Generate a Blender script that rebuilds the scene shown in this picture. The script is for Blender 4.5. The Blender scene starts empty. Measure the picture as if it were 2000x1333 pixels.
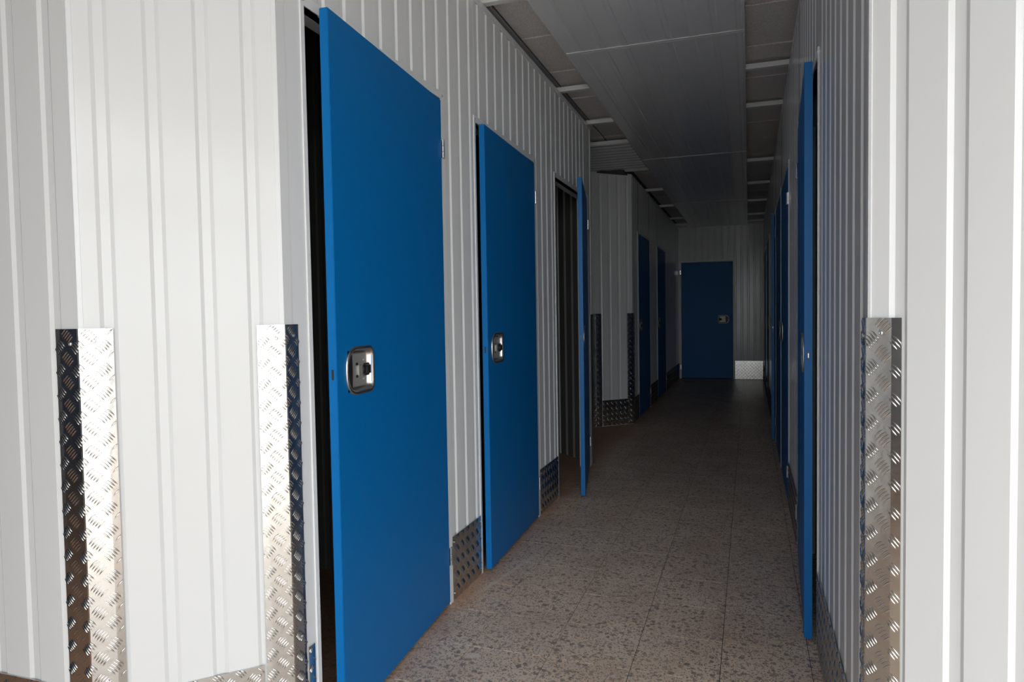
import bpy, bmesh, math, random
from mathutils import Vector, Matrix
random.seed(7)
S = bpy.context.scene
COL = S.collection

# ------------------------------------------------------------------ camera
cd = bpy.data.cameras.new('camera'); cam = bpy.data.objects.new('camera', cd); COL.objects.link(cam)
rt = Vector((0.947, 0.321, -0.016)); fw = Vector((-0.322, 0.946, -0.040))
fw.normalize(); rt = (rt - fw * rt.dot(fw)).normalized(); up = rt.cross(fw)
M = Matrix((rt, up, -fw)).transposed().to_4x4(); M.translation = (0, 0, 1.2)
cam.matrix_world = M
cd.sensor_width = 36; cd.lens = 1363.0 / 2000 * 36; cd.clip_start = 0.02
S.camera = cam

# ------------------------------------------------------------------ world, light, exposure
w = bpy.data.worlds.new('world'); S.world = w; w.use_nodes = True
bg = w.node_tree.nodes['Background']
bg.inputs[0].default_value = (0.95, 0.985, 1.0, 1); bg.inputs[1].default_value = 6.8      # bright overcast sky outside the lobby doorway
OPENINGS = ((-0.62, 4.0),)     # openings of the lobby wall behind the camera, x0 to x1
for x0, x1 in OPENINGS:
    la = bpy.data.lights.new('daylight_portal', 'AREA'); la.shape = 'RECTANGLE'; la.size = x1 - x0; la.size_y = 2.66; la.energy = 1
    la.cycles.is_portal = True   # a portal gives off no light: it guides the sampling of the sky
    lo = bpy.data.objects.new('daylight_portal', la); COL.objects.link(lo); lo.location = ((x0 + x1)/2, -1.62, 1.33); lo.rotation_euler = (math.radians(90), 0, 0)
sn = bpy.data.lights.new('sun', 'SUN'); sn.energy = 3.5; sn.angle = math.radians(1); sn.color = (1, .96, .9)      # high sun from behind the building: it lights the yard only
so = bpy.data.objects.new('sun', sn); COL.objects.link(so); so.rotation_euler = (math.radians(-38), 0, math.radians(14))
S.view_settings.view_transform = 'Standard'; S.view_settings.look = 'None'
S.view_settings.gamma = 1; S.view_settings.exposure = 0
try: S.view_settings.use_curve_mapping = False
except Exception: pass

# ------------------------------------------------------------------ materials
def mat(name, col, rough=.5, metal=0., spec=.5):
    m = bpy.data.materials.new(name); m.use_nodes = True
    b = m.node_tree.nodes['Principled BSDF']
    b.inputs['Base Color'].default_value = (*col, 1); b.inputs['Roughness'].default_value = rough
    b.inputs['Metallic'].default_value = metal; b.inputs['Specular IOR Level'].default_value = spec
    return m
class NT:
    def __init__(s, m): s.t = m.node_tree; s.n = s.t.nodes; s.b = s.n['Principled BSDF']
    def new(s, k, **kw):
        n = s.n.new(k)
        for a, v in kw.items():
            if hasattr(n, a): setattr(n, a, v)
            else: n.inputs[a.replace('_', ' ')].default_value = v
        return n
    def l(s, a, b): s.t.links.new(a, b)
    def pos(s): return s.new('ShaderNodeNewGeometry').outputs['Position']
    def bump(s, h, strength, dist):
        b = s.new('ShaderNodeBump'); b.inputs['Strength'].default_value = strength; b.inputs['Distance'].default_value = dist
        s.l(h, b.inputs['Height']); s.l(b.outputs[0], s.b.inputs['Normal'])
def ramp(t, fac, stops, interp='LINEAR'):
    r = t.new('ShaderNodeValToRGB'); r.color_ramp.interpolation = interp
    e = r.color_ramp.elements
    while len(e) < len(stops): e.new(.5)
    for i, (p, c) in enumerate(stops): e[i].position = p; e[i].color = (*c, 1)
    t.l(fac, r.inputs[0]); return r.outputs[0]
def mix(t, f, a, b, mode='MIX'):
    m = t.new('ShaderNodeMix'); m.data_type = 'RGBA'; m.blend_type = mode
    for k, v in ((0, f), (6, a), (7, b)):
        if hasattr(v, 'links'): t.l(v, m.inputs[k])
        else: m.inputs[k].default_value = v if not isinstance(v, tuple) else (*v, 1)
    return m.outputs[2]

def sheet_mat(name, col, rough, amp):
    m = mat(name, col, rough, 0, .22); t = NT(m)
    mp = t.new('ShaderNodeMapping'); mp.inputs['Scale'].default_value = (1, 1, .22); t.l(t.pos(), mp.inputs[0])
    n = t.new('ShaderNodeTexNoise'); n.inputs['Scale'].default_value = 5.5; n.inputs['Detail'].default_value = 1.2
    t.l(mp.outputs[0], n.inputs[0]); t.bump(n.outputs[0], .5, amp)
    return m
WHITE = sheet_mat('white painted sheet', (.76, .765, .765), .16, .0042)
WHITE2 = mat('white painted trim', (.76, .77, .775), .3)
def blue_mat():
    m = mat('blue paint', (.0, .145, .43), .42, 0, .25); t = NT(m)
    n = t.new('ShaderNodeTexNoise'); n.inputs['Scale'].default_value = 700; n.inputs['Detail'].default_value = 2
    t.l(t.pos(), n.inputs[0]); t.bump(n.outputs[0], .25, .0008)
    return m
BLUE = blue_mat()
def alu_mat():
    m = mat('aluminium plate', (.66, .65, .625), .25, 1.0); t = NT(m)
    n = t.new('ShaderNodeTexNoise'); n.inputs['Scale'].default_value = 45; n.inputs['Detail'].default_value = 2
    t.l(t.pos(), n.inputs[0]); t.bump(n.outputs[0], .35, .0012)
    n2 = t.new('ShaderNodeTexNoise'); n2.inputs['Scale'].default_value = 12; t.l(t.pos(), n2.inputs[0])
    mr = t.new('ShaderNodeMapRange'); mr.inputs['To Min'].default_value = .19; mr.inputs['To Max'].default_value = .3
    t.l(n2.outputs[0], mr.inputs[0]); t.l(mr.outputs[0], t.b.inputs['Roughness'])
    return m
ALU = alu_mat()
STEEL = mat('stainless steel', (.5, .47, .44), .33, 1.0)
STEELD = mat('brushed steel plate', (.5, .485, .45), .5, .7)
BLACK = mat('black plastic and recess shade', (.012, .012, .013), .4)  # plastic knob; also painted-in shade of pockets and slots
DARK = mat('dark void metal', (.05, .05, .052), .6)
SCREW = mat('zinc screw', (.7, .7, .7), .3, 1.0)
def terrazzo():
    m = mat('terrazzo', (.4, .35, .3), .42); t = NT(m); P = t.pos()
    n = t.new('ShaderNodeTexNoise'); n.inputs['Scale'].default_value = 3.2; n.inputs['Detail'].default_value = 5; t.l(P, n.inputs[0])
    base = ramp(t, n.outputs[0], [(.3, (.68, .50, .37)), (.5, (.78, .60, .455)), (.7, (.85, .675, .525))])
    # chips: warped voronoi cells of several sizes, a share of them darker or lighter
    def chips(scale, thr, rad, cols, col, seed):
        wn = t.new('ShaderNodeTexNoise'); wn.inputs['Scale'].default_value = scale * .9; t.l(P, wn.inputs[0])
        a = t.new('ShaderNodeVectorMath', operation='MULTIPLY_ADD'); t.l(wn.outputs[1], a.inputs[0]); a.inputs[1].default_value = (.7 / scale,) * 3; t.l(P, a.inputs[2])
        mp = t.new('ShaderNodeMapping'); mp.inputs['Location'].default_value = (seed, seed * 2, 0); mp.inputs['Scale'].default_value = (1, 1, 0); t.l(a.outputs[0], mp.inputs[0])
        v = t.new('ShaderNodeTexVoronoi'); v.inputs['Scale'].default_value = scale; t.l(mp.outputs[0], v.inputs[0])
        sp = t.new('ShaderNodeSeparateColor'); t.l(v.outputs['Color'], sp.inputs[0])
        lt = t.new('ShaderNodeMath', operation='LESS_THAN'); t.l(sp.outputs[0], lt.inputs[0]); lt.inputs[1].default_value = thr
        r = t.new('ShaderNodeMapRange'); r.inputs['From Min'].default_value = rad; r.inputs['From Max'].default_value = rad * .75; t.l(v.outputs['Distance'], r.inputs[0])
        mu = t.new('ShaderNodeMath', operation='MULTIPLY'); t.l(lt.outputs[0], mu.inputs[0]); t.l(r.outputs[0], mu.inputs[1])
        cc = ramp(t, sp.outputs[1], cols, 'CONSTANT')
        return mix(t, mu.outputs[0], col, cc)
    c = chips(95, .75, .45, [(0, (.50, .37, .275)), (.4, (.40, .30, .235)), (.8, (.75, .63, .52))], base, 1.3)
    c = chips(40, .6, .42, [(0, (.40, .30, .225)), (.35, (.31, .245, .20)), (.7, (.47, .32, .22)), (.9, (.68, .58, .5))], c, 5.1)
    c = chips(150, .65, .45, [(0, (.2, .16, .135)), (.5, (.4, .33, .28)), (.8, (.66, .57, .49))], c, 9.7)
    # cream scuffs and a few plaster spots
    n3 = t.new('ShaderNodeTexVoronoi'); n3.inputs['Scale'].default_value = 3.1; t.l(P, n3.inputs[0])
    f = t.new('ShaderNodeMapRange'); f.inputs['From Min'].default_value = .035; f.inputs['From Max'].default_value = .025; t.l(n3.outputs['Distance'], f.inputs[0])
    c = mix(t, f.outputs[0], c, (.68, .58, .48))
    # pale swipe of plaster and single drops near the left wall
    for (ax, ay, bx, by, wd, am) in ((-1.107, 2.72, -1.0, 3.27, .016, .5), (-.34, 2.57, -.345, 3.02, .008, .3), (-.93, 2.22, -.91, 2.225, .022, .9),
                                     (-.84, 3.0, -.83, 3.0, .017, .9), (-.97, 3.02, -.95, 3.02, .014, .8), (-1.0, 2.65, -.99, 2.65, .013, .7)):
        sub = t.new('ShaderNodeVectorMath', operation='SUBTRACT'); t.l(P, sub.inputs[0]); sub.inputs[1].default_value = (ax, ay, 0)
        ln = math.hypot(bx - ax, by - ay); ux, uy = (bx - ax)/ln, (by - ay)/ln
        dt = t.new('ShaderNodeVectorMath', operation='DOT_PRODUCT'); t.l(sub.outputs[0], dt.inputs[0]); dt.inputs[1].default_value = (ux, uy, 0)
        cl = t.new('ShaderNodeClamp'); t.l(dt.outputs['Value'], cl.inputs[0]); cl.inputs[2].default_value = ln
        sc = t.new('ShaderNodeVectorMath', operation='SCALE'); sc.inputs[0].default_value = (ux, uy, 0); t.l(cl.outputs[0], sc.inputs['Scale'])
        ds = t.new('ShaderNodeVectorMath', operation='DISTANCE'); t.l(sub.outputs[0], ds.inputs[0]); t.l(sc.outputs[0], ds.inputs[1])
        fm = t.new('ShaderNodeMapRange'); fm.inputs['From Min'].default_value = wd; fm.inputs['From Max'].default_value = wd*.3; fm.inputs['To Max'].default_value = am
        t.l(ds.outputs['Value'], fm.inputs[0]); c = mix(t, fm.outputs[0], c, (.80, .70, .58))
    # reddish brick dust along the foot of the left wall
    sx = t.new('ShaderNodeSeparateXYZ'); t.l(P, sx.inputs[0])
    nd = t.new('ShaderNodeTexNoise'); nd.inputs['Scale'].default_value = 9; nd.inputs['Detail'].default_value = 4; t.l(P, nd.inputs[0])
    ad = t.new('ShaderNodeMath', operation='MULTIPLY_ADD'); t.l(nd.outputs[0], ad.inputs[0]); ad.inputs[1].default_value = .16; t.l(sx.outputs[0], ad.inputs[2])
    d = t.new('ShaderNodeMapRange'); d.inputs['From Min'].default_value = -.99; d.inputs['From Max'].default_value = -1.10; t.l(ad.outputs[0], d.inputs[0])
    d.inputs['To Max'].default_value = .7
    c = mix(t, d.outputs[0], c, (.50, .25, .14))
    t.l(c, t.b.inputs['Base Color'])
    t.bump(n.outputs[0], .1, .002)
    return m
TERR = terrazzo()
GROUT = mat('grout', (.10, .085, .075), .9)
def tile_mat():
    m = mat('mineral fibre tile', (.62, .585, .55), .9, 0, .2); t = NT(m)
    n = t.new('ShaderNodeTexNoise'); n.inputs['Scale'].default_value = 160; n.inputs['Detail'].default_value = 3; t.l(t.pos(), n.inputs[0])
    c = ramp(t, n.outputs[0], [(.35, (.68, .64, .6)), (.6, (.86, .82, .78))]); t.l(c, t.b.inputs['Base Color'])
    t.bump(n.outputs[0], .4, .003); return m
CTILE = tile_mat()
GRID = mat('dark ceiling grid', (.16, .155, .15), .6)
GALV = mat('grey perimeter angle', (.5, .5, .49), .5)
UNITDIM = mat('darkened unit sheet', (.16, .16, .15), .5)  # sheet colour darkened so the unit interiors look dim
CONC = mat('yard concrete', (0.5, 0.485, 0.46), .8)
PLASTER = mat('lobby plaster', (0.27, 0.28, 0.3), .8)

# ------------------------------------------------------------------ helpers
def link(name, bm, m, parent=None, smooth=False, loc=None):
    me = bpy.data.meshes.new(name); bmesh.ops.recalc_face_normals(bm, faces=bm.faces); bm.to_mesh(me); bm.free()
    if m: me.materials.append(m)
    if smooth:
        for p in me.polygons: p.use_smooth = True
    o = bpy.data.objects.new(name, me); COL.objects.link(o)
    if parent: o.parent = parent
    if loc: o.location = loc
    return o
def raw(name, vs, fs, m, parent=None, smooth=False):
    me = bpy.data.meshes.new(name); me.from_pydata([tuple(v) for v in vs], [], fs); me.update()
    if m: me.materials.append(m)
    if smooth:
        for p in me.polygons: p.use_smooth = True
    o = bpy.data.objects.new(name, me); COL.objects.link(o)
    if parent: o.parent = parent
    return o
def empty(name, loc=(0, 0, 0)):
    o = bpy.data.objects.new(name, None); COL.objects.link(o); o.location = loc; o.empty_display_size = .1; return o
def tag(o, label=None, cat=None, group=None, kind=None):
    if label: o['label'] = label
    if cat: o['category'] = cat
    if group: o['group'] = group
    if kind: o['kind'] = kind
    return o
def box(bm, a, b):
    x0, y0, z0 = a; x1, y1, z1 = b
    v = [bm.verts.new(p) for p in ((x0,y0,z0),(x1,y0,z0),(x1,y1,z0),(x0,y1,z0),(x0,y0,z1),(x1,y0,z1),(x1,y1,z1),(x0,y1,z1))]
    for f in ((0,3,2,1),(4,5,6,7),(0,1,5,4),(1,2,6,5),(2,3,7,6),(3,0,4,7)): bm.faces.new([v[i] for i in f])
def boxobj(name, a, b, m, parent=None, bevel=0):
    bm = bmesh.new(); box(bm, a, b)
    if bevel: bmesh.ops.bevel(bm, geom=bm.edges[:], offset=bevel, segments=2, affect='EDGES', profile=.5)
    return link(name, bm, m, parent)
def obox(bm, O, U, N, Z, u, n, z):      # box in an oriented frame
    vs = [bm.verts.new(O + U*a + N*b + Z*c) for c in z for b in n for a in u]
    for f in ((0,1,3,2),(4,6,7,5),(0,4,5,1),(2,3,7,6),(0,2,6,4),(1,5,7,3)): bm.faces.new([vs[i] for i in f])

def profile(u0, u1, phase, pitch, gw=.020, fl=.009, d=.0055, mirror=False):
    """front outline of a grooved sheet between u0 and u1: list of (u, depth); phase = u of the far flank of a groove"""
    pts = [(u0, 0.)]
    k = math.ceil((u0 - phase) / pitch) - 1
    while True:
        c = phase + k * pitch; k += 1
        a = c - gw - 1.5 * fl; seq = [(a, 0), (a + fl, -d), (a + fl + gw, -d), (a + 2*fl + gw, 0)]
        if seq[0][0] > u1 - .004: break
        if seq[0][0] < u0 + .004 or seq[-1][0] > u1 - .004: continue
        pts += seq
    pts.append((u1, 0.)); return pts
def ribbed(name, O, U, N, V, u0, u1, v0, v1, phase, pitch, parent, m=None, th=.03, **kw):
    """sheet standing in frame O + u U + n N + v V, front towards N; closed solid"""
    p = profile(u0, u1, phase, pitch, **kw)
    prof = p + [(u1, -th), (u0, -th)]
    bm = bmesh.new()
    lo_ = [bm.verts.new(O + U*a + N*n + V*v0) for a, n in prof]
    hi_ = [bm.verts.new(O + U*a + N*n + V*v1) for a, n in prof]
    k = len(prof)
    for i in range(k): bm.faces.new([lo_[i], lo_[(i+1) % k], hi_[(i+1) % k], hi_[i]])
    bm.faces.new(lo_[::-1]); bm.faces.new(hi_)
    return link(name, bm, m or WHITE, parent)

X, Y, Z = Vector((1,0,0)), Vector((0,1,0)), Vector((0,0,1))
L, R, H, DH, YF = -1.175, .228, 2.64, 2.065, 12.6
O0 = Vector((0, 0, 0)); C45 = math.sqrt(.5)
TREADS = []
class Path2D:                                  # unrolled strip of metal: bars are draped over its folds
    def __init__(s, pts):
        s.p = [Vector(q) for q in pts]; s.s = [0.]
        for a, b in zip(s.p, s.p[1:]): s.s.append(s.s[-1] + (b - a).length)
        s.len = s.s[-1]
    def at(s, u, h, flip=1):
        i = 0
        while i < len(s.p) - 2 and u > s.s[i+1]: i += 1
        d = (s.p[i+1] - s.p[i]).normalized(); n = Vector((-d.y, d.x)) * flip
        q = s.p[i] + d * (u - s.s[i]) + n * h
        return q
def tread(name, path, flip, z0, z1, parent, seed=0, u_off=0.):
    """five-bar tread pattern as real relief over a strip between heights z0, z1"""
    cw = .028; vs, fs = [], []
    ncol = int(path.len / cw) + 2; nrow = int((z1 - z0) / .056) + 2
    bl, bw, bh, sp = .0290, .0036, .0030, .0068
    for ci in range(-1, ncol):
        for ri in range(-1, nrow):
            cu = ci * cw + .014 + u_off; cz = z0 + ri * .056 + (.028 if ci % 2 else 0) + .012
            ang = math.radians(45 if ci % 2 else -45) * 1.0
            ca, sa = math.cos(ang), math.sin(ang)
            for k in range(5):
                off = (k - 2) * sp
                l2 = bl * (.5 - .03 * abs(k - 2))
                loc = []
                for t_ in (-1, -.55, 0, .55, 1):
                    hw = bw * .5 * (1 - t_*t_) ** .6
                    bow = .0012 * (1 - t_*t_)
                    if abs(t_) == 1: loc.append([(t_*l2, off, 0)])
                    else: loc.append([(t_*l2, off - hw + bow, 0), (t_*l2, off + bow, bh * (1 - .5*t_*t_)), (t_*l2, off + hw + bow, 0)])
                P = []
                ok = True
                for row in loc:
                    for (a, b, h) in row:
                        u = cu + a*ca - b*sa; z = cz + a*sa + b*ca
                        if u < .0008 or u > path.len - .0008 or z < z0 + .001 or z > z1 - .001: ok = False
                        P.append((u, z, h))
                if not ok: 
                    # clip bars that overhang the cut edge instead of dropping them
                    P2 = [(min(max(u, .0008), path.len - .0008), min(max(z, z0 + .001), z1 - .001), h) for u, z, h in P]
                    mid = P[len(P)//2]
                    if not (.002 < mid[0] < path.len - .002 and z0 + .003 < mid[1] < z1 - .003): continue
                    P = P2
                b0 = len(vs)
                for (u, z, h) in P:
                    q = path.at(u, h + .0002, flip); vs.append((q.x, q.y, z))
                # indices: 0 | 1 2 3 | 4 5 6 | 7 8 9 | 10
                F = [(0,1,2),(0,2,3),(1,4,5,2),(2,5,6,3),(4,7,8,5),(5,8,9,6),(7,10,8),(8,10,9)]
                if flip > 0: F = [f[::-1] for f in F]
                fs += [tuple(b0 + i for i in f) for f in F]
    o = raw('tread_pattern', vs, fs, ALU, parent, smooth=True); o['kind'] = 'stuff'
    return o
def strip(name, pts, flip, z0, z1, parent, th=.0022):
    """thin bent metal strip along a plan outline, standing from z0 to z1"""
    P = Path2D(pts); n = len(P.p); bm = bmesh.new()
    nr = []
    for i in range(n):
        ds = []
        if i > 0: ds.append((P.p[i] - P.p[i-1]).normalized())
        if i < n-1: ds.append((P.p[i+1] - P.p[i]).normalized())
        m = sum((Vector((-d.y, d.x)) * flip for d in ds), Vector((0, 0)))
        m.normalize(); c = m.dot(Vector((-ds[0].y, ds[0].x)) * flip); nr.append(m / max(c, .4))
    f0 = [bm.verts.new((p.x, p.y, z0)) for p in P.p]; f1 = [bm.verts.new((p.x, p.y, z1)) for p in P.p]
    b0 = [bm.verts.new((p.x - q.x*th, p.y - q.y*th, z0)) for p, q in zip(P.p, nr)]
    b1 = [bm.verts.new((p.x - q.x*th, p.y - q.y*th, z1)) for p, q in zip(P.p, nr)]
    for i in range(n-1):
        bm.faces.new((f0[i], f0[i+1], f1[i+1], f1[i])); bm.faces.new((b0[i], b1[i], b1[i+1], b0[i+1]))
        bm.faces.new((f0[i], b0[i], b0[i+1], f0[i+1])); bm.faces.new((f1[i], f1[i+1], b1[i+1], b1[i]))
    bm.faces.new((f0[0], f1[0], b1[0], b0[0])); bm.faces.new((f0[-1], b0[-1], b1[-1], f1[-1]))
    return link(name, bm, ALU, parent), P
def screw(parent, p, n, r=.0042, name='screw', m=None):
    n = Vector(n).normalized(); q = n.to_track_quat('Z', 'Y').to_matrix()
    bm = bmesh.new(); K = 10; rings = []
    for rr, h in ((1, 0), (1, .0008), (.75, .0018), (.42, .0021), (.38, .0008)):
        rings.append([bm.verts.new(Vector(p) + q @ Vector((r*rr*math.cos(a*2*math.pi/K), r*rr*math.sin(a*2*math.pi/K), h))) for a in range(K)])
    for a, b in zip(rings, rings[1:]):
        for i in range(K): bm.faces.new((a[i], a[(i+1) % K], b[(i+1) % K], b[i]))
    bm.faces.new(rings[-1])
    return link(name, bm, m or SCREW, parent)

# ------------------------------------------------------------------ floor
floor = tag(empty('floor'), 'speckled grey brown terrazzo tile floor of the corridor', 'floor', kind='structure')
TX = [-1.242 + .287*i for i in range(6)]
y0t = 1.43; NT_ = 39
bm = bmesh.new()
box(bm, (-5.2, -1.6, -.12), (4.2, 12.9, -.004)); link('floor_bed', bm, GROUT, floor)
bm = bmesh.new(); g = .0022
box(bm, (0, 0, -.012), (.287 - g, .287 - g, 0)); bmesh.ops.bevel(bm, geom=[e for e in bm.edges if all(v.co.z > -.001 for v in e.verts)], offset=.0005, segments=1, affect='EDGES')
t0 = link('floor_tile', bm, TERR, floor)
first = True
for i, tx in enumerate(TX):
    for j in range(NT_):
        o = t0 if first else t0.copy()
        if not first: COL.objects.link(o)
        first = False
        o.location = (tx + g/2, y0t + .287*j + g/2, random.uniform(-.0003, 0))
yE = y0t + .287*NT_
for a, b in (((-5.2, -1.6), (4.2, y0t)), ((-5.2, y0t), (TX[0], yE)), ((TX[0] + .287*6, y0t), (4.2, yE)), ((-5.2, yE), (4.2, 12.9))):
    boxobj('floor_slab', (a[0], a[1], -.01), (b[0], b[1], -.0004), TERR, floor)

# ------------------------------------------------------------------ walls
wl = tag(empty('wall_left'), 'left corridor wall of white vertically ribbed sheet metal', 'wall', kind='structure')
wr = tag(empty('wall_right'), 'right corridor wall of white vertically ribbed sheet metal', 'wall', kind='structure')
wf = tag(empty('wall_far'), 'dark white ribbed wall closing the corridor end', 'wall', kind='structure')
wcl = tag(empty('wall_corner_left'), 'bright white ribbed slanted wall between the two left guards', 'wall', kind='structure')
wcr = tag(empty('wall_corner_right'), 'bright white ribbed wall right of the single right guard', 'wall', kind='structure')
wfl = tag(empty('wall_front_left'), 'blue grey ribbed wall at the far left edge', 'wall', kind='structure')
wfr = tag(empty('wall_front_right'), 'white ribbed front wall beyond the right slanted wall', 'wall', kind='structure')
wb = tag(empty('wall_block'), 'grey slanted ribbed wall at the side passage corner', 'wall', kind='structure')
wp = tag(empty('wall_passage'), 'ribbed walls lining the dark side passage', 'wall', kind='structure')

YC = 1.567                                  # corner of the entrance, both sides
CW = .468                                   # width of the slanted walls
Bl = Vector((L, YC, 0)); Al = Bl + Vector((-C45*CW, -C45*CW, 0))
Br = Vector((R, YC, 0)); Ar = Br + Vector((C45*CW, -C45*CW, 0))
E1 = Vector((L, 5.425, 0)); E2 = E1 + Vector((-C45*CW, C45*CW, 0))        # near corner of the side passage
F1 = Vector((L, 7.44, 0)); F2 = F1 + Vector((-C45*CW, -C45*CW, 0))        # far corner of the side passage

# doors: (start, end) of the openings
DL = [(1.690, 2.600), (2.975, 3.885), (4.345, 5.265), (7.86, 8.76), (9.56, 10.5)]
DR = [(2.655, 3.66), (4.56, 5.50), (5.62, 6.56), (6.70, 7.60), (8.9, 9.8), (10.5, 11.4)]
OL, NL = Vector((L, 0, 0)), X
OR, NR = Vector((R, 0, 0)), -X
def wall_run(par, O, N, y0, y1, doors, pitch, phase0, mir):
    y = y0
    for a, b in doors:
        if a < y0 or b > y1: continue
        if a - y > .02: ribbed('wall_panel', O, Y, N, Z, y, a, 0, H, phase0, pitch, par)
        ribbed('wall_panel', O, Y, N, Z, a + .0015, b - .0015, DH, H, phase0, pitch, par)
        y = b
    if y1 - y > .02:
        n = max(1, round((y1 - y) / 1.15)); d = (y1 - y) / n
        for i in range(n): ribbed('wall_panel', O, Y, N, Z, y + i*d, y + (i+1)*d - .0015, 0, H, phase0, pitch, par)
wall_run(wl, OL, NL, YC, E1.y, DL, .1128, 2.697, 1)
wall_run(wl, OL, NL, F1.y, YF, DL, .1128, 2.697, 1)
wall_run(wr, OR, NR, YC, YF, DR, .1235, 1.675, 1)
# slanted entrance walls: u counted from the corridor corner outwards
dl = Vector((-C45, -C45, 0)); nl = Vector((C45, -C45, 0))
dr = Vector((C45, -C45, 0)); nrr = Vector((-C45, -C45, 0))
ribbed('wall_panel', Bl, dl, nl, Z, 0, CW, 0, 2.77, .085, .1115, wcl)
ribbed('wall_panel', Br, dr, nrr, Z, 0, CW, 0, 2.77, .078, .1115, wcr)
ribbed('wall_panel', Al, -X, -Y, Z, .0, 1.2, 0, 2.77, .088, .1185, wfl)
ribbed('wall_panel', Al, -X, -Y, Z, 1.2, 2.4, 0, 2.77, 1.288, .1185, wfl)
ribbed('wall_panel', Al, -X, -Y, Z, 2.4, 3.5, 0, 2.77, 2.488, .1185, wfl)
ribbed('wall_panel', Ar, X, -Y, Z, 0, 1.2, 0, 2.77, .09, .1185, wfr)
ribbed('wall_panel', Ar, X, -Y, Z, 1.2, 2.6, 0, 2.77, 1.29, .1185, wfr)
# the header over the corridor mouth is open; the far wall
ribbed('wall_panel', Vector((0, YF, 0)), X, -Y, Z, L, -1.13, 0, H + .13, -1.3, .1128, wf)
ribbed('wall_panel', Vector((0, YF, 0)), X, -Y, Z, -1.13, -.262, 2.035, H + .13, -1.1, .1128, wf)
ribbed('wall_panel', Vector((0, YF, 0)), X, -Y, Z, -.262, R, 0, H + .13, -.21, .105, wf)
# side passage
ribbed('wall_panel', F1, dl, nl, Z, 0, CW, 0, H, .075, .1128, wb)
ribbed('wall_panel', F2, -X, -Y, Z, 0, 2.4, 0, H, .1, .1128, wp)
ribbed('wall_panel', E2, -X, Y, Z, 0, 2.4, 0, H, .1, .1128, wp)
d2 = Vector((-C45, C45, 0)); n2 = Vector((C45, C45, 0))
ribbed('wall_panel', E1, d2, n2, Z, 0, CW, 0, H, .075, .1128, wp)
ribbed('wall_panel', Vector((-3.9, 5.6, 0)), Y, X, Z, 0, 1.7, 0, H, .1, .1128, wp)

# inside faces of the storage units, seen through the ajar doors
wu = tag(empty('wall_unit'), 'dark partition walls inside the open storage units', 'wall', kind='structure')
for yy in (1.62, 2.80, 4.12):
    ribbed('wall_panel', Vector((-1.24, yy, 0)), -X, -Y, Z, 0, 2.1, 0, H - .02, .1, .1128, wu, UNITDIM)
    ribbed('wall_panel', Vector((-1.24, yy + .034, 0)), -X, Y, Z, 0, 2.1, 0, H - .02, .1, .1128, wu, UNITDIM, th=.002)
ribbed('wall_panel', Vector((-3.35, 0, 0)), Y, X, Z, 1.27, 5.73, 0, H - .02, 1.4, .1128, wu, UNITDIM)
ribbed('wall_panel', Vector((-1.53, 5.705, 0)), -X, -Y, Z, 0, 1.82, 0, H - .02, .1, .1128, wu, UNITDIM, th=.01)
ribbed('wall_panel', E1 - n2*.032 + d2*.05, d2, -n2, Z, 0, CW - .05, 0, H, .1, .1128, wu, UNITDIM, th=.002)
boxobj('partition', (-1.262, 1.53, 0), (-1.245, 1.655, H - .02), WHITE2, wu)
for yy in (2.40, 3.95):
    ribbed('wall_panel', Vector((.30, yy, 0)), X, -Y, Z, 0, 2.1, 0, H - .02, .1, .1128, wu, UNITDIM)
ribbed('wall_panel', Vector((2.4, 0, 0)), Y, -X, Z, 1.4, 4.0, 0, H - .02, 1.5, .1128, wu, UNITDIM)

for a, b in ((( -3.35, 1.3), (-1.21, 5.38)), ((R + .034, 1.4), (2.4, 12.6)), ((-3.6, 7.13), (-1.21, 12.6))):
    boxobj('unit_shade_lid', (a[0], a[1], H - .015), (b[0], b[1], H - .002), DARK, wu)  # unseen lids, added to keep stray light out of the units
# top rails, corner flashings, rivets
def rail(par, O, U, N, u0, u1, zt=H):
    bm = bmesh.new(); obox(bm, O, U, N, Z, (u0, u1), (-.034, .0035), (zt - .028, zt + .004)); link('top_rail', bm, WHITE2, par)
    bm = bmesh.new(); u = u0 + .12; k = 0
    while u < u1:
        c = O + U*u + N*.0035 + Z*(zt - .013)
        bmesh.ops.create_icosphere(bm, subdivisions=1, radius=.0055, matrix=Matrix.Translation(c) @ Matrix.Diagonal((1, 1, 1, 1)))
        u += (.45, .34)[k % 2]; k += 1
    if bm.verts: o = link('rivets', bm, SCREW, par, True); o['kind'] = 'stuff'
rail(wl, OL, Y, NL, YC, E1.y); rail(wl, OL, Y, NL, F1.y, YF - .004); rail(wr, OR, Y, NR, YC, YF - .004)
rail(wb, F1, dl, nl, 0, CW)
def flashing(par, P, ua, na, ub, nb, zt, wa=.024, wbd=.038, z0=0.):
    bm = bmesh.new()
    obox(bm, P, ua, na, Z, (0, wa), (-.002, .0016), (z0, zt)); obox(bm, P, ub, nb, Z, (0, wbd), (-.002, .0016), (z0, zt))
    link('corner_flashing', bm, WHITE2, par)
flashing(wcl, Bl, dl, nl, Y, X, 2.765, .012, .034); flashing(wcr, Br, dr, nrr, Y, -X, 2.765, .006, .03)
flashing(wcl, Al, -dl, nl, -X, -Y, 2.765, .01, .008)
flashing(wb, F1, dl, nl, Y, X, H, .02, .03); flashing(wb, F2, -dl, nl, -X, -Y, H, .02, .03)
flashing(wl, E1, -Y, X, d2, n2, H, .03, .02)
boxobj('corner_flashing', (L, YF - .02, 0), (L + .018, YF - .001, H), WHITE2, wf)

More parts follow.
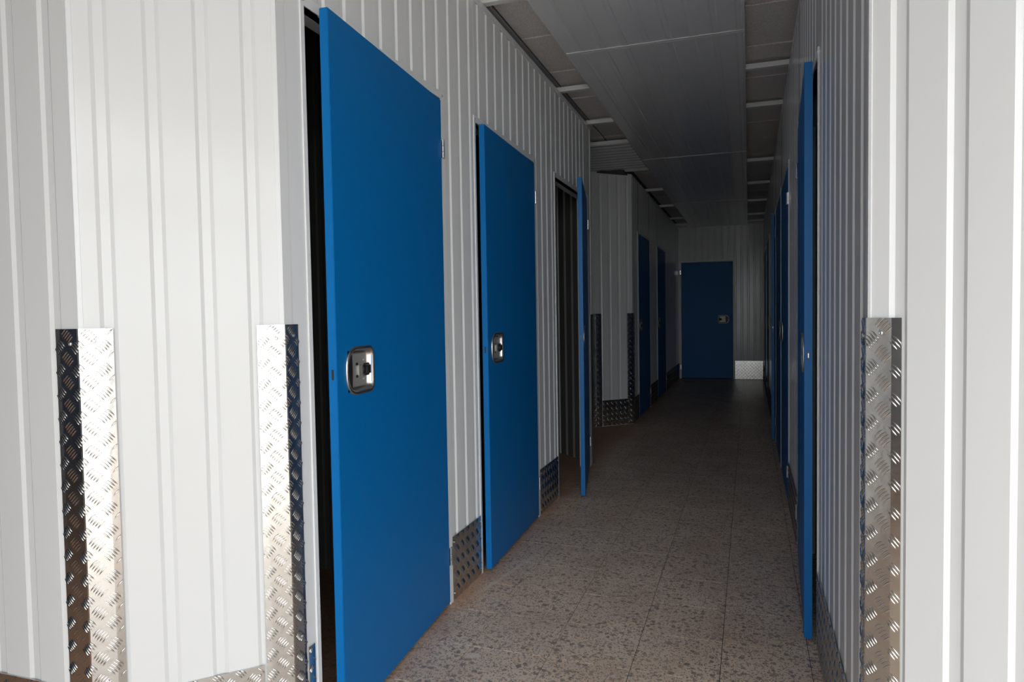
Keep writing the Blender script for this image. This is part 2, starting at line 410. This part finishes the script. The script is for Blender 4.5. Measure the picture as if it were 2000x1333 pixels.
# ------------------------------------------------------------------ doors
def door(idx, O, yfree, yhinge, s, ang, label, hinge_z=(1.865, .20), N=None, U0=None, ztop=DH, lock=True, zb=.012, handle_off=.052):
    """s=+1 leaf facing +N. O: wall plane point, U0: direction from hinge to the free edge when shut"""
    d = empty('door_%d' % idx); tag(d, label, 'door', kind='structure')
    N = Vector(N); U0 = Vector(U0)
    hing = O.copy(); W = abs(yfree - yhinge)
    d.location = hing
    # frame (fixed), in door space
    fr = bmesh.new(); fw_, pr, dp = .03, .004, .075
    obox(fr, O0, U0, N, Z, (-fw_, 0), (-dp, pr), (0, ztop + fw_))
    obox(fr, O0, U0, N, Z, (W, W + fw_*.55), (-dp, pr), (0, ztop + fw_))
    obox(fr, O0, U0, N, Z, (0, W), (-dp, pr), (ztop, ztop + fw_))
    link('door_frame', fr, WHITE2, d)
    for u in (-.014, W + .006): screw(d, U0*u + N*pr + Z*(ztop + .016), N, .0055)
    # leaf
    ca, sa = math.cos(ang), math.sin(ang)
    U = U0*ca + N*sa; NN = N*ca - U0*sa
    t = .027; w = W - .022; base = U0*.006 + N*.006
    def P(u, n, z): return base + U*u + NN*n + Z*z
    h1, h2 = handle_off, handle_off + .18          # lock tray, measured from the free edge
    hu0, hu1, hz0, hz1 = w - h2, w - h1, .962, 1.108
    bm = bmesh.new()
    us = [0, hu0 + .012, hu1 - .012, w]; zs = [zb, hz0 + .012, hz1 - .012, ztop - .006]
    G = [[bm.verts.new(P(u, 0, z)) for u in us] for z in zs]
    for i in range(3):
        for j in range(3):
            if (i, j) != (1, 1): bm.faces.new((G[i][j], G[i][j+1], G[i+1][j+1], G[i+1][j]))
    K = [bm.verts.new(P(u, -.024, z)) for u, z in ((us[1], zs[1]), (us[2], zs[1]), (us[2], zs[2]), (us[1], zs[2]))]
    ring = [G[1][1], G[1][2], G[2][2], G[2][1]]
    for i in range(4): bm.faces.new((ring[i], ring[(i+1) % 4], K[(i+1) % 4], K[i]))
    bm.faces.new(K)
    Bk = [bm.verts.new(P(u, -t, z)) for u, z in ((0, zs[0]), (w, zs[0]), (w, zs[3]), (0, zs[3]))]
    bm.faces.new(Bk[::-1])
    bm.faces.new([G[0][0]] + [Bk[0], Bk[1]] + [G[0][3], G[0][2], G[0][1]])
    bm.faces.new([G[3][3]] + [Bk[2], Bk[3]] + [G[3][0], G[3][1], G[3][2]])
    bm.faces.new([G[0][3], Bk[1], Bk[2], G[3][3], G[2][3], G[1][3]])
    bm.faces.new([G[3][0], Bk[3], Bk[0], G[0][0], G[1][0], G[2][0]])
    bmesh.ops.recalc_face_normals(bm, faces=bm.faces)
    ed = [e for e in bm.edges if len(e.link_faces) == 2 and e.calc_face_angle(0) > .5 and all(v not in K and v not in ring for v in e.verts)]
    bmesh.ops.bevel(bm, geom=ed, offset=.0016, segments=2, affect='EDGES')
    leaf = link('door_leaf', bm, BLUE, d)
    # latch slot in the free edge: black block painting in the hole's shade
    bm = bmesh.new(); obox(bm, base, U, NN, Z, (w - .004, w + .0006), (-.017, -.010), (1.018, 1.047)); link('latch_slot_shade', bm, BLACK, leaf)
    bm = bmesh.new(); obox(bm, base, U, NN, Z, (w, w + .0012), (-.0148, -.0122), (1.025, 1.041)); link('latch_bolt', bm, STEEL, leaf) if N.x < 0 else bm.free()
    # lock tray: D-shaped outline with the round end at the free edge
    def outline(grow, K_=9):
        a0, a1, b0, b1 = hu0 - grow, hu1 + grow, hz0 - grow, hz1 + grow
        r = .032 + grow; pts = []
        for cx_, cz_, s0 in ((a0 + r, b1 - r, 90), (a0 + r, b0 + r, 180)):
            for k in range(5): a = math.radians(s0 + 90*k/4); pts.append((cx_ + r*math.cos(a), cz_ + r*math.sin(a)))
        zc = (b0 + b1)/2; hh = (b1 - b0)/2; bulge = .062
        for k in range(15):
            a = math.radians(-90 + 180*k/14)
            ss = math.sin(a); cc = abs(math.cos(a)) ** .9
            pts.append((a1 - bulge + bulge*cc, zc + hh*(abs(ss) ** .8)*(1 if ss > 0 else -1)))
        return pts
    rings = [(.000, .0), (.0, .0035), (-.004, .0055), (-.009, .004), (-.013, -.004), (-.016, -.016), (-.022, -.0185)]
    bm = bmesh.new(); RR = []
    for g_, n_ in rings: RR.append([bm.verts.new(P(u, n_, z)) for u, z in outline(g_)])
    n_ = len(RR[0])
    for a, b in zip(RR, RR[1:]):
        for i in range(n_): bm.faces.new((a[i], a[(i+1) % n_], b[(i+1) % n_], b[i]))
    bm.faces.new(RR[-1])
    tray = link('lock_tray', bm, STEEL, leaf, True)
    # black crescent sheet painting in the shade of the finger pocket, free-edge side
    zc = (hz0 + hz1)/2; bm = bmesh.new(); A = []; B_ = []
    for k in range(13):
        a = math.radians(-72 + 144*k/12)
        A.append(bm.verts.new(P(hu1 - .062 + .052*math.cos(a), -.006, zc + .058*math.sin(a))))
        B_.append(bm.verts.new(P(hu1 - .053 - .006*math.cos(a), -.009, zc + .058*math.sin(a))))
    for i in range(12): bm.faces.new((A[i], A[i+1], B_[i+1], B_[i]))
    link('finger_pocket_shade', bm, BLACK, leaf)
    bm = bmesh.new(); obox(bm, base, U, NN, Z, (hu0 + .024, hu1 - .056), (-.0185, -.0125), (hz0 + .02, hz1 - .02))
    bmesh.ops.bevel(bm, geom=bm.edges[:], offset=.003, segments=2, affect='EDGES'); link('lock_plate', bm, STEELD, leaf)
    bm = bmesh.new(); obox(bm, base, U, NN, Z, (hu0 + .046, hu0 + .085), (-.0125, -.008), (zc - .017, zc + .013))
    bmesh.ops.bevel(bm, geom=bm.edges[:], offset=.004, segments=2, affect='EDGES'); link('latch_hasp', bm, STEELD, leaf)
    bm = bmesh.new(); obox(bm, base, U, NN, Z, (hu0 + .018, hu0 + .060), (-.0125, .003), (zc - .020, zc + .018))
    bmesh.ops.bevel(bm, geom=bm.edges[:], offset=.006, segments=3, affect='EDGES'); link('latch_knob', bm, BLACK, leaf, True)
    for zz in (zc - .030, zc + .028):
        screw(leaf, P(hu0 + .044, -.0125, zz), NN, .0045)
    for zz in (zc - .020, zc + .018):
        bm = bmesh.new(); obox(bm, base, U, NN, Z, (hu0 + .082, hu0 + .094), (-.0125, -.0115), (zz - .004, zz + .004)); link('plate_slot', bm, BLACK, leaf)
    # hinges
    for hz in hinge_z:
        bm = bmesh.new(); obox(bm, O0, U0, N, Z, (-.022, .002), (pr, pr + .003), (hz - .036, hz + .036))
        for k in range(3):
            z0 = hz - .036 + k*.024
            bmesh.ops.create_cone(bm, cap_ends=True, segments=12, radius1=.0055, radius2=.0055, depth=.0225, matrix=Matrix.Translation(N*.010 + Z*(z0 + .012)))
        link('hinge', bm, SCREW, d)
    return d
rad = math.radians
def dL(i, k, ang, label): a, b = DL[k]; return door(i, Vector((L, b, 0)), a, b, 1, rad(ang), label, N=X, U0=-Y)
def dR(i, k, ang, label, flip=False):
    a, b = DR[k]
    return door(i, Vector((R, a if flip else b, 0)), a, b, 1, rad(ang), label, N=-X, U0=(Y if flip else -Y))
dL(1, 0, 4.0, 'large bright blue door ajar, nearest on the left wall')
dL(2, 1, 2.2, 'second blue door on the left, slightly ajar with steel lock')
dL(3, 2, 10.5, 'blue door swung open furthest, before the side passage')
dR(4, 0, 2.2, 'blue door ajar on the right wall, edge turned to the entrance')
dR(5, 1, 0, 'shut dark blue door on the right wall, next after the ajar one', True)
dR(6, 2, 0, 'shut dark blue right-wall door between its shut twin and a thin ajar edge')
dR(7, 3, 2.2, 'far right-wall blue door with thin blue edge ajar')
dR(8, 4, 0, 'shut door deep on the right wall, second from the end')
dR(9, 5, 0, 'shut door deepest on the right wall beside the corridor end')
dL(10, 3, 0, 'shut dark blue left-wall door just beyond the side passage')
dL(11, 4, 0, 'shut dark blue left-wall door closest to the corridor end')
door(12, Vector((-1.13, YF, 0)), 0, .868, 1, 0, 'dark blue shut door facing the camera at the corridor end', N=-Y, U0=X, ztop=2.035)

# ------------------------------------------------------------------ kick plates (baseboards) and corner guards
bl_ = tag(empty('baseboard_left'), 'tread-plate kick strips along the foot of the left wall', 'kick plate', kind='structure')
br_ = tag(empty('baseboard_right'), 'tread-plate kick strips along the foot of the right wall', 'kick plate', kind='structure')
bf_ = tag(empty('baseboard_far'), 'bright tread-plate strips at the foot of the end wall', 'kick plate', kind='structure')
bc_ = tag(empty('baseboard_corner'), 'tread-plate strip at the foot of the bright left slanted wall', 'kick plate', kind='structure')
bb_ = tag(empty('baseboard_block'), 'tread-plate strip at the foot of the grey passage-corner wall', 'kick plate', kind='structure')
bw_ = tag(empty('baseboard_front'), 'tread-plate strips at the foot of the front walls', 'kick plate', kind='structure')
KH = .272
def kick(par, a, b, flip, zt=KH, seed=0, th=.0022, uo=None):
    o, P = strip('kick_plate', [a, b], flip, .004, zt, par, th)
    tread('t', P, flip, .004, zt, o, u_off=random.uniform(0, .02) if uo is None else uo)
    d = (Vector(b) - Vector(a)).normalized(); n = Vector((-d.y, d.x)) * flip
    ln = (Vector(b) - Vector(a)).length
    if ln > .1:
        for u in (.012, ln - .012):
            for z in (.03, zt - .025):
                q = Vector(a) + d*u; screw(o, (q.x + n.x*.001, q.y + n.y*.001, z), (n.x, n.y, 0), .004)
off = .0045
xl = L + off; xr = R - off
for a, b in ((1.632, 1.660), (2.634, 2.955), (3.918, 4.326), (8.795, 9.54), (10.535, YF - .012)): kick(bl_, (xl, a), (xl, b), -1)
for a, b in ((1.63, 2.635), (3.695, 4.525), (7.635, 8.88), (9.835, 10.48), (11.435, YF - .012)): kick(br_, (xr, a), (xr, b), 1)
kick(bl_, (xl, 7.51), (xl, 7.84), -1)
kick(bf_, (-.232, YF - off), (R - .008, YF - off), -1, .315); kick(bf_, (L + .006, YF - off), (-1.162, YF - off), -1, .315, uo=0)
def seg(P, d, n, u): q = P + d*u + n*off; return (q.x, q.y)
kick(bc_, seg(Bl, dl, nl, .076), seg(Bl, dl, nl, CW - .076), 1)
kick(bb_, seg(F1, dl, nl, .07), seg(F1, dl, nl, CW - .076), 1)
kick(bw_, seg(Al, -X, -Y, .075), seg(Al, -X, -Y, 1.6), 1, .3)
kick(bw_, seg(Br, dr, nrr, .076), seg(Br, dr, nrr, CW - .02), -1)

def guard(label, P, da, na, db, nb, flip, zt=1.179, scr=None, la_=.057, lb=.057, lip=.017, sc=True, fold=.0035):
    """bent tread-plate corner guard; flanges run from P along da and db"""
    g_ = tag(empty('corner_guard', (0, 0, 0)), label, 'corner guard')
    o_ = .0062
    # outer corner: shift along both normals
    k = o_ / (1 + na.dot(nb)); cpt = P + (na + nb) * k
    def w(v): return (v.x, v.y)
    a1 = cpt + da*la_; a2 = a1 + da*lip - na*fold; b1 = cpt + db*lb; b2 = b1 + db*lip - nb*fold
    pts = [w(a2), w(a1), w(cpt + da*.002), w(cpt + db*.002), w(b1), w(b2)]
    o, Pt = strip('guard_plate', pts, flip, .003, zt, g_)
    tread('t', Pt, flip, .003, zt, o)
    q = cpt + db*.034 + nb*.0005; screw(o, (q.x, q.y, zt - .03), nb, .0048)
    q = cpt + da*.024 + na*.0005; screw(o, (q.x, q.y, zt - .036), na, .0048)
    q = cpt + db*.034 + nb*.0005; screw(o, (q.x, q.y, .32), nb, .0048)
    return g_
guard('tall tread-plate corner guard at the far left, beside the bluish wall', Al, -X, -Y, -dl, nl, -1)
guard('tall tread-plate corner guard just left of the nearest blue door', Bl, dl, nl, Y, X, -1, lb=.045, lip=.015)
guard('tall tread-plate corner guard on the right, below the bright wall', Br, Y, -X, dr, nrr, -1, la_=.04, fold=.006)
guard('dark corner guard on the wall end beyond the wide-open door', E1, -Y, X, d2, n2, 1)
guard('dark corner guard left of the grey slanted wall in the passage', F2, -X, -Y, -dl, nl, -1)
guard('dark corner guard right of the grey slanted wall in the passage', F1, dl, nl, Y, X, -1)

# ------------------------------------------------------------------ ceiling
ceil = tag(empty('ceiling'), 'grey mineral tile ceiling above the corridor walls', 'ceiling', kind='structure')
CZ = 2.70; TP = .5705; TC = .574
boxobj('ceiling_grid', (-4.1, 1.2, CZ + .008), (2.6, 12.9, CZ + .05), GRID, ceil)
bm = bmesh.new(); box(bm, (0, 0, 0), (TC - .012, TP - .012, .015)); bmesh.ops.bevel(bm, geom=[e for e in bm.edges if all(v.co.z < .001 for v in e.verts)], offset=.004, segments=1, affect='EDGES')
ct = link('ceiling_tile', bm, CTILE, ceil); first = True
xs = [-1.186 + TC*i for i in range(3)]
for x in xs:
    for j in range(18):
        o = ct if first else ct.copy()
        if not first: COL.objects.link(o)
        first = False; o.location = (x + .006, 3.70 - 2*TP + TP*j + .006, CZ - .002)
for j in range(4):   # over the side passage
    o = ct.copy(); COL.objects.link(o); o.location = (-1.186 - TC + .006, 3.70 + (2 + j)*TP + .006, CZ - .002)
boxobj('ceiling_plaster', (-5.2, -1.6, CZ + .0), (4.2, 1.25, CZ + .1), PLASTER, ceil)
boxobj('ceiling_plaster', (-5.2, 1.25, CZ + .05), (4.2, 12.9, CZ + .15), PLASTER, ceil)
boxobj('perimeter_angle', (-1.33, 2.6, CZ - .006), (-1.192, 5.4, CZ + .006), GALV, ceil)

# crossbars lying on the wall tops
grp = 'crossbars over the corridor'
bars = [(3.10, 'above the nearest left door, at the very top'), (4.50, 'first crossing both ceiling gaps, by the second left door'), (5.345, 'second crossing both ceiling gaps'),
        (7.285, 'just past the small ribbed passage panel'), (8.59, 'next past the passage block'), (9.968, 'third beyond the side passage'), (11.367, 'fourth beyond the side passage'), (12.2, 'last but one before the end wall'), (12.5, 'touching the end wall')]
for y, ds in bars:
    o = tag(boxobj('ceiling_bar', (-1.21 if y < 5.5 or y > 7.5 else -1.42, y, H + .006), (.262, y + .042, H + .036), WHITE2, None, .0015), 'white metal ceiling bar, ' + ds, 'ceiling bar', grp)
# bar on the near edge of the passage panel (left gap only)
tag(boxobj('ceiling_bar', (-2.6, 6.045, H + .008), (-.93, 6.085, H + .036), WHITE2, None, .0015), 'short white ceiling bar on the near edge of the passage panel', 'ceiling bar', grp)

# suspended soffit sheets
sof = tag(empty('soffit'), 'long dark grey ribbed metal soffit hung down the ceiling middle', 'soffit', kind='structure')
ys = [2.9, 3.865, 6.77, 9.68, YF - .01]
for a, b in zip(ys, ys[1:]):
    ribbed('soffit_panel', Vector((0, 0, H)), X, -Z, Y, -.962, -.021, a, b - .002, -.855, .1175, sof, th=.018, fl=.007, d=.0035)
def joint(y, w_=.05, h=.004):
    bm = bmesh.new(); box(bm, (-.966, y - w_/2, H - h), (-.018, y - .008, H)); box(bm, (-.966, y + .002, H - h*.7), (-.018, y + w_/2, H))
    bmesh.ops.bevel(bm, geom=bm.edges[:], offset=.0015, segments=1, affect='EDGES'); link('joint_strip', bm, WHITE, sof)
joint(3.865); joint(6.77, .03, .004); joint(9.68, .03, .004)
for x in (-.966, -.024): boxobj('edge_strip', (x, 2.9, H - .002), (x + .006, YF - .012, H + .026), WHITE2, sof)
ps = tag(empty('soffit_passage'), 'small ceiling panel with cross ribs over the passage mouth', 'soffit', kind='structure')
ribbed('soffit_panel', Vector((0, 0, H)), Y, -Z, X, 6.05, 7.12, -2.6, -.972, 6.15, .1128, ps, th=.006)

# ------------------------------------------------------------------ lobby in front of the corridor (behind the camera)
lob = tag(empty('wall_lobby'), 'plain lobby walls around the daylight doorway', 'wall', kind='structure')
YB = -1.5; LZ = CZ; TOP = 2.66
xe = [-5.1] + [x for o_ in OPENINGS for x in o_] + [4.2]
for x0, x1 in zip(xe[::2], xe[1::2]): boxobj('wall_piece', (x0, YB - .1, 0), (x1, YB, LZ), PLASTER, lob)
for x0, x1 in OPENINGS:
    boxobj('wall_piece', (x0, YB - .1, TOP), (x1, YB, LZ), PLASTER, lob)
    n = max(1, round((x1 - x0) / 1.3)); st = (x1 - x0 - .05) / n
    for i in range(n + 1): boxobj('doorway_post', (x0 + i*st, YB - .08, 0), (x0 + i*st + .05, YB - .02, TOP), STEELD, lob)
    boxobj('doorway_post', (x0, YB - .08, 2.04), (x1, YB - .02, 2.12), STEELD, lob)
boxobj('wall_piece', (4.1, YB, 0), (4.2, 12.9, LZ + .1), PLASTER, lob)
boxobj('wall_piece', (-5.2, YB - .1, 0), (-5.1, 12.9, LZ + .1), PLASTER, lob)
boxobj('wall_piece', (-5.2, 12.75, 0), (4.2, 12.9, LZ + .1), PLASTER, lob)  # unseen outer end wall, added to stop sky light leaking in
boxobj('yard_ground', (-40, -60, -.12), (40, YB - .1, -.02), CONC, lob)
for x in (-4.9, -3.7):
    boxobj('blue_reflection_slab', (x, YB - .01, .01), (x + .95, YB + .03, 2.06), BLUE, lob, .003)  # unseen slabs standing in for doors, added for the navy reflection in the guard
